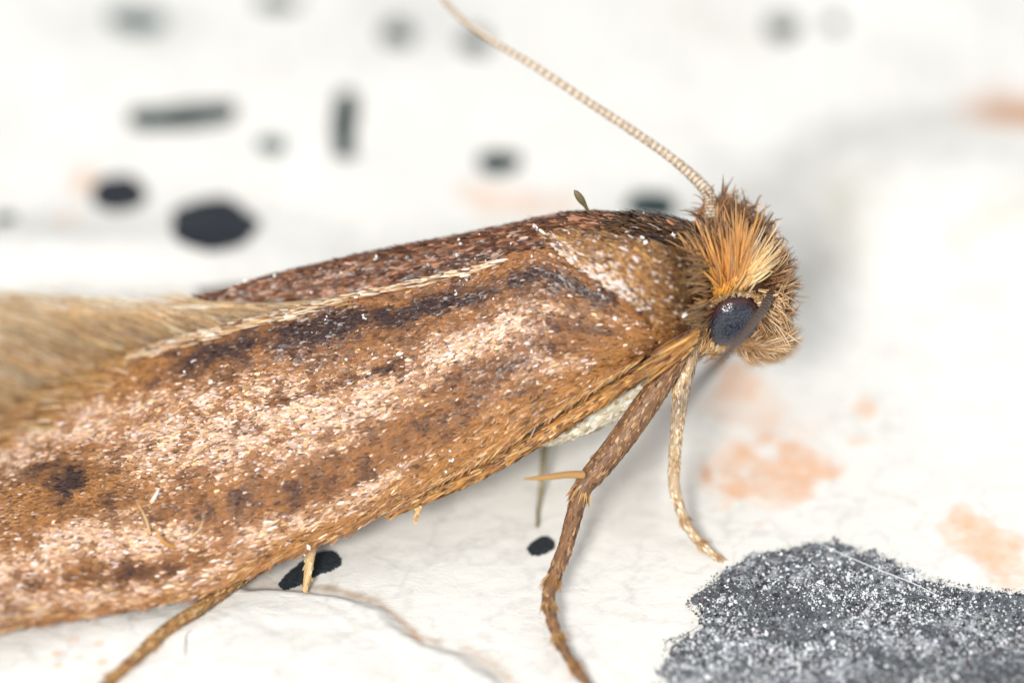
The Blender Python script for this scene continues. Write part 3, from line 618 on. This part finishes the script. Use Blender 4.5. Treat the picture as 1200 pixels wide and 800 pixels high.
# --- antennae ----------------------------------------------------------------------
def antenna(pts, nseg, cA, cB, label=None):
    P = np.array([p[0] for p in pts]); R = np.array([p[1] for p in pts])
    nu = nseg * 6
    C = spline(np.c_[P, R], nu); r = C[:, 3]; ph = (np.arange(nu) % 6) / 6.
    r = r * .80 * (1 + .12 * np.sin(ph * np.pi) - .08 * (ph < .12))
    D = nrm(np.gradient(C[:, :3], axis=0)); A = nrm(np.cross(D, np.array([.2, -.7, .6]))); B = np.cross(D, A)
    a = np.linspace(0, 2 * np.pi, 13)
    Gd = C[:, None, :3] + (A[:, None] * np.cos(a)[None, :, None] + B[:, None] * np.sin(a)[None, :, None]) * r[:, None, None]
    S = Surf(Gd, lambda G: G - C[:, None, :3]); V, F = capped(S)
    mixv = np.clip((ph < .42) * .95 + rng.uniform(0, .15, nu), 0, 1); mixv = np.r_[mixv[0], mixv, mixv[-1]]
    c = np.array(cA)[None] * mixv[:, None] + np.array(cB)[None] * (1 - mixv[:, None])
    c = np.repeat(c, 13, 0)
    o = mesh('antenna', V, F, M_DULL, moth, c)
    u, v = S.scatter(nseg * 34); Pp, Nn, Tu, Tv = S.at(u, v); m = (np.floor(u * (nu - 1)) % 6) / 6. < .42
    cc = np.where(m[:, None], np.array(cA), np.array(cB)) * rng.uniform(.7, 1.35, (len(u), 1))
    scales('antenna_scales', Pp, Nn, Tu, .045, .02, np.clip(cc, .01, .95), M_DULL, o, lift=.08, tilt=.1)
    if label: o['label'] = label
    return o
b0, _ = on_body(838, 248, -.1)
bd0 = (b0 - CAM) @ FWD - DIST
antenna([(b0, .10), (deep(829, 226, bd0 + .05), .085), (deep(795, 192, bd0 + .15), .068), (deep(745, 156, bd0 + .3), .062), (deep(690, 120, bd0 + .45), .058), (deep(625, 77, bd0 + .65), .052), (deep(570, 44, bd0 + .9), .048), (deep(532, 14, bd0 + 1.2), .045), (deep(505, -20, bd0 + 1.5), .042), (deep(470, -75, bd0 + 2.0), .036)], 72, (.36, .27, .18), (.72, .61, .50), 'pale ringed antenna swept back over the body')
a0, _ = on_body(909, 334, -.06); ad = (a0 - CAM) @ FWD - DIST
antenna([(a0, .05), (deep(905, 343, ad - .2), .06), (deep(893, 364, ad - .6), .06), (deep(873, 391, ad - 1.3), .06), (deep(846, 420, ad - 2.2), .06), (deep(818, 450, ad - 3.2), .058), (deep(790, 482, ad - 4.4), .056), (deep(766, 522, ad - 5.8), .05), (deep(750, 566, ad - 7.2), .045), (deep(740, 620, ad - 9), .04)], 64, (.010, .007, .007), (.15, .10, .085), 'dark antenna reaching forward over the eye')

# --- legs ----------------------------------------------------------------------------
def leg(pts, nsc, cols, p, seed, nm='leg', spikes=(), L=(.09, .16), W=(.014, .026)):
    nsc = int(nsc * 1.9)
    o, S = limb(nm, [(a, r) for a, r in pts], M_SKIN, np.array(cols[1]) * .6, np.array(cols[0]) * .8, moth, nu=90, nv=16, seed=seed)
    u, v = S.scatter(nsc); P, Nn, Tu, Tv = S.at(u, v)
    c = pick(cols, nsc, p) * (.6 + .8 * fbm(u * 60, v * 5, seed))[:, None]
    scales('leg_scales', P, Nn, Tu, rng.uniform(*L, nsc), rng.uniform(*W, nsc), np.clip(c, .01, .95), M_SCALE, o, lift=.07, tilt=.15, yaw=.12)
    return o, S
LC = [(.34, .175, .08), (.21, .105, .055), (.48, .30, .15), (.10, .05, .034)]; LP = [.35, .32, .15, .18]
A = at
o, S = leg([(A(800, 408, 1.55), .13), (A(783, 436, 1.36), .155), (A(760, 470, 1.16), .175), (A(728, 515, .88), .175), (A(700, 550, .64), .16), (A(684, 570, .5), .135), (A(676, 592, .34), .115), (A(664, 636, -.02), .105), (A(653, 666, -.3), .10),
     (A(644, 692, -.55), .088), (A(645, 715, -.8), .078), (A(652, 742, -1.08), .072), (A(665, 768, -1.38), .062), (A(682, 793, -1.68), .055), (A(696, 812, -1.92), .04)], 2600, LC, LP, 201)
def tufted(o, S, us, n=36, ln=.14, cols=((.62, .38, .16), (.4, .2, .07))):
    R = []; T = []; 
    for u0 in us:
        u = np.full(n, u0) + rng.normal(0, .006, n); v = rng.random(n); P, Nn, Tu, Tv = S.at(u, v)
        R.append(P); T.append(P + Tu * rng.uniform(.6, 1.1, (n, 1)) * ln + Nn * rng.uniform(.1, .5, (n, 1)) * ln)
    R = np.vstack(R); T = np.vstack(T)
    hairs('leg_bristles', R, (R + T) / 2, T, .011, pick(cols, len(R)), M_HAIR, o, seg=3)
tufted(o, S, [.38, .60, .69, .79, .88])
def spur(parent, pts, cols=((.55, .32, .12), (.4, .22, .08), (.7, .48, .22)), seed=3, nm='spur'):
    q, Sx = limb(nm, pts, M_SKIN, cols[1], cols[0], parent, nu=30, nv=10, seed=seed)
    N = 160; u, v = Sx.scatter(N); P, Nn, Tu, Tv = Sx.at(u, v)
    V = scales('spur_scales', P, Nn, Tu, .09, .025, np.clip(pick(cols, N), .02, .9), M_DULL, q, lift=.12) if parent is moth else None
spur(o, [(A(684, 556, .5), .05), (A(665, 556, .42), .042), (A(640, 559, .3), .034), (A(614, 561, .2), .012)])
FCOL = [(.72, .55, .36), (.55, .36, .18), (.84, .72, .58), (.34, .19, .08)]
o, S = leg([(A(808, 402, 1.75), .16), (A(803, 428, 1.52), .15), (A(798, 458, 1.32), .125), (A(794, 495, 1.16), .095), (A(791, 530, 1.04), .085), (A(790, 560, .93), .08), (A(794, 585, .78), .074), (A(803, 610, .64), .066), (A(818, 632, .50), .06), (A(835, 648, .40), .052), (A(851, 659, .33), .038), (A(856, 663, .32), .012)], 1700, FCOL, [.4, .25, .2, .15], 211, L=(.08, .14))
tufted(o, S, [.62, .74, .84, .93], n=20, ln=.10)
zc = lambda px, py, z: low(px, py, z)
o, S = leg([(zc(345, 640, .2), .09), (zc(300, 666, .24), .09), (zc(262, 692, .28), .09), (zc(228, 716, .32), .09), (zc(195, 738, .33), .083), (zc(165, 765, .33), .075), (zc(140, 787, .29), .07), (zc(118, 808, .27), .06), (zc(95, 832, .25), .04)], 1500, [(.48, .26, .09), (.3, .14, .05), (.68, .46, .22), (.14, .065, .03)], LP, 221)
tufted(o, S, [.55, .78], n=26)
leg([(at(642, 500, 2.05), .06), (at(638, 525, 1.86), .05), (at(635, 560, 1.55), .035), (at(632, 590, 1.3), .03), (low(630, 612, .03), .02)], 240, [(.36, .30, .16), (.25, .2, .1), (.5, .42, .25)], [.4, .3, .3], 231, L=(.06, .1))
spur(moth, [(at(368, 625, .28), .055), (at(364, 648, .10), .055), (at(361, 670, -.08), .048), (at(358, 690, -.24), .03), (at(357, 699, -.30), .008)], ((.75, .55, .30), (.6, .38, .16), (.85, .70, .48)), 5, 'tarsus_tip')
spur(moth, [(at(498, 566, .52), .04), (at(494, 582, .40), .036), (at(490, 596, .30), .024), (at(487, 608, .22), .006)], ((.62, .40, .16), (.5, .28, .1), (.75, .55, .3)), 6, 'tarsus_tip')
# upright odd scale on the back, curled scales on the wing
limb('upright_scale', [(at(694, 256, 2.75), .012), (at(687, 243, 2.76), .022), (at(681, 234, 2.77), .045), (at(676, 227, 2.78), .035), (at(673, 223, 2.78), .008)], M_DULL, (.07, .055, .025), (.22, .18, .08), moth, nu=24, nv=8)
def curl(px, py, px2, py2, cx, cy, rad, c):
    i = np.argmin(((np.array(proj(wing.verts())[:2]).T - np.array([px, py])) ** 2).sum(1)); d = (wing.verts()[i] - CAM) @ FWD - DIST
    hairs('loose_scale', np.array([deep(px, py, d)]), np.array([deep(cx, cy, d - .18)]), np.array([deep(px2, py2, d - .16)]), rad, np.array([c]), M_HAIR, moth, seg=8, sides=5, kind=None)
curl(203, 640, 183, 617, 186, 636, .035, (.55, .28, .08)); curl(176, 625, 160, 588, 172, 605, .016, (.7, .5, .25)); curl(178, 588, 186, 572, 184, 578, .03, (.9, .75, .68))
curl(215, 632, 238, 600, 240, 625, .008, (.75, .6, .4))

# ------------------------------------------------------------------ dust and fibres
pts = []
wpx, wpy, wdp = proj(wing.verts()); tpx, tpy, tdp = proj(fwing.verts()); gpx, gpy, gdp = proj(teg.verts())
allx = np.r_[wpx, tpx, gpx, bpx]; ally = np.r_[wpy, tpy, gpy, bpy_]; alld = np.r_[wdp, tdp, gdp, bd + np.where(front, 0, 50)]
def surf_at(px, py):
    q = np.hypot(allx - px, ally - py); k = q < 5
    if not k.any(): return None
    return deep(px, py, alld[k].min() - .035)
for px, py, r in [(539, 286, 3), (535, 299, 3), (441, 303, 2), (629, 267, 3), (667, 273, 2.5), (653, 284, 1.5), (753, 279, 3), (757, 244, 3), (728, 244, 2.5), (543, 322, 2), (547, 328, 1.8), (535, 343, 2), (851, 258, 3.5), (828, 240, 3), (836, 222, 3), (720, 374, 3), (676, 380, 2.5), (886, 285, 3), (896, 299, 3.5), (791, 229, 3), (822, 403, 2),
                  (624, 413, 2), (548, 325, 2), (362, 641, 4), (357, 650, 2.5), (523, 553, 2.5), (530, 540, 2), (803, 370, 3), (790, 276, 3), (832, 370, 3), (857, 344, 3), (287, 329, 2.5), (370, 352, 2), (426, 372, 2)]:
    for j in range(rng.integers(1, 4)):
        p = surf_at(px + rng.normal(0, 2.2) * (j > 0), py + rng.normal(0, 2.2) * (j > 0))
        if p is not None: pts.append((p, r / 100. * rng.uniform(.5, 1.0)))
for _ in range(120):
    p = surf_at(rng.uniform(200, 830), rng.uniform(235, 620))
    if p is not None: pts.append((p, abs(rng.normal(.008, .004)) + .003))
P = np.array([p for p, _ in pts]); r = np.array([q for _, q in pts])
dust = grains('dust', P, r, pick([(.95, .95, .95), (.9, .87, .85)], len(P)).clip(0, .97), None)
tag(dust, 'tiny white dust specks clinging to the moth', 'dust', 'stuff')
def fibre(pts, r, c, label):
    Pq = np.array(pts); Pq[:, 2] = [max(z, height(np.array([x]), np.array([y]))[0] + r * .5) if z is not None else 0 for x, y, z in pts]
    S, C, rr = tube(Pq, np.full(len(Pq), r), 40, 7); V, F = capped(S)
    tag(mesh('fibre', V, F, M_DULL, None, np.tile(np.array(c), (len(V), 1))), label, 'fibre')
fibre([low(952, 632, .05), low(990, 650, .085), low(1030, 667, .09), (low(1068, 682, .085)), low(1098, 697, .06)], .007, (.66, .67, .68), 'fine pale fibre lying across the dark granular patch')
fibre([low(218, 771, .22), low(217, 757, .28), low(219, 743, .25), low(224, 741, .22)], .006, (.3, .28, .27), 'short dark hair standing on the white mound')
fibre([low(1010, 605, .01), low(1060, 622, .02), low(1105, 612, .02), low(1150, 628, .01)], .005, (.7, .69, .66), 'thin white fibre lying beside the peach-stained ground')
print('tris', sum(len(m.loop_triangles) or len(m.polygons) * 2 for m in bpy.data.meshes))
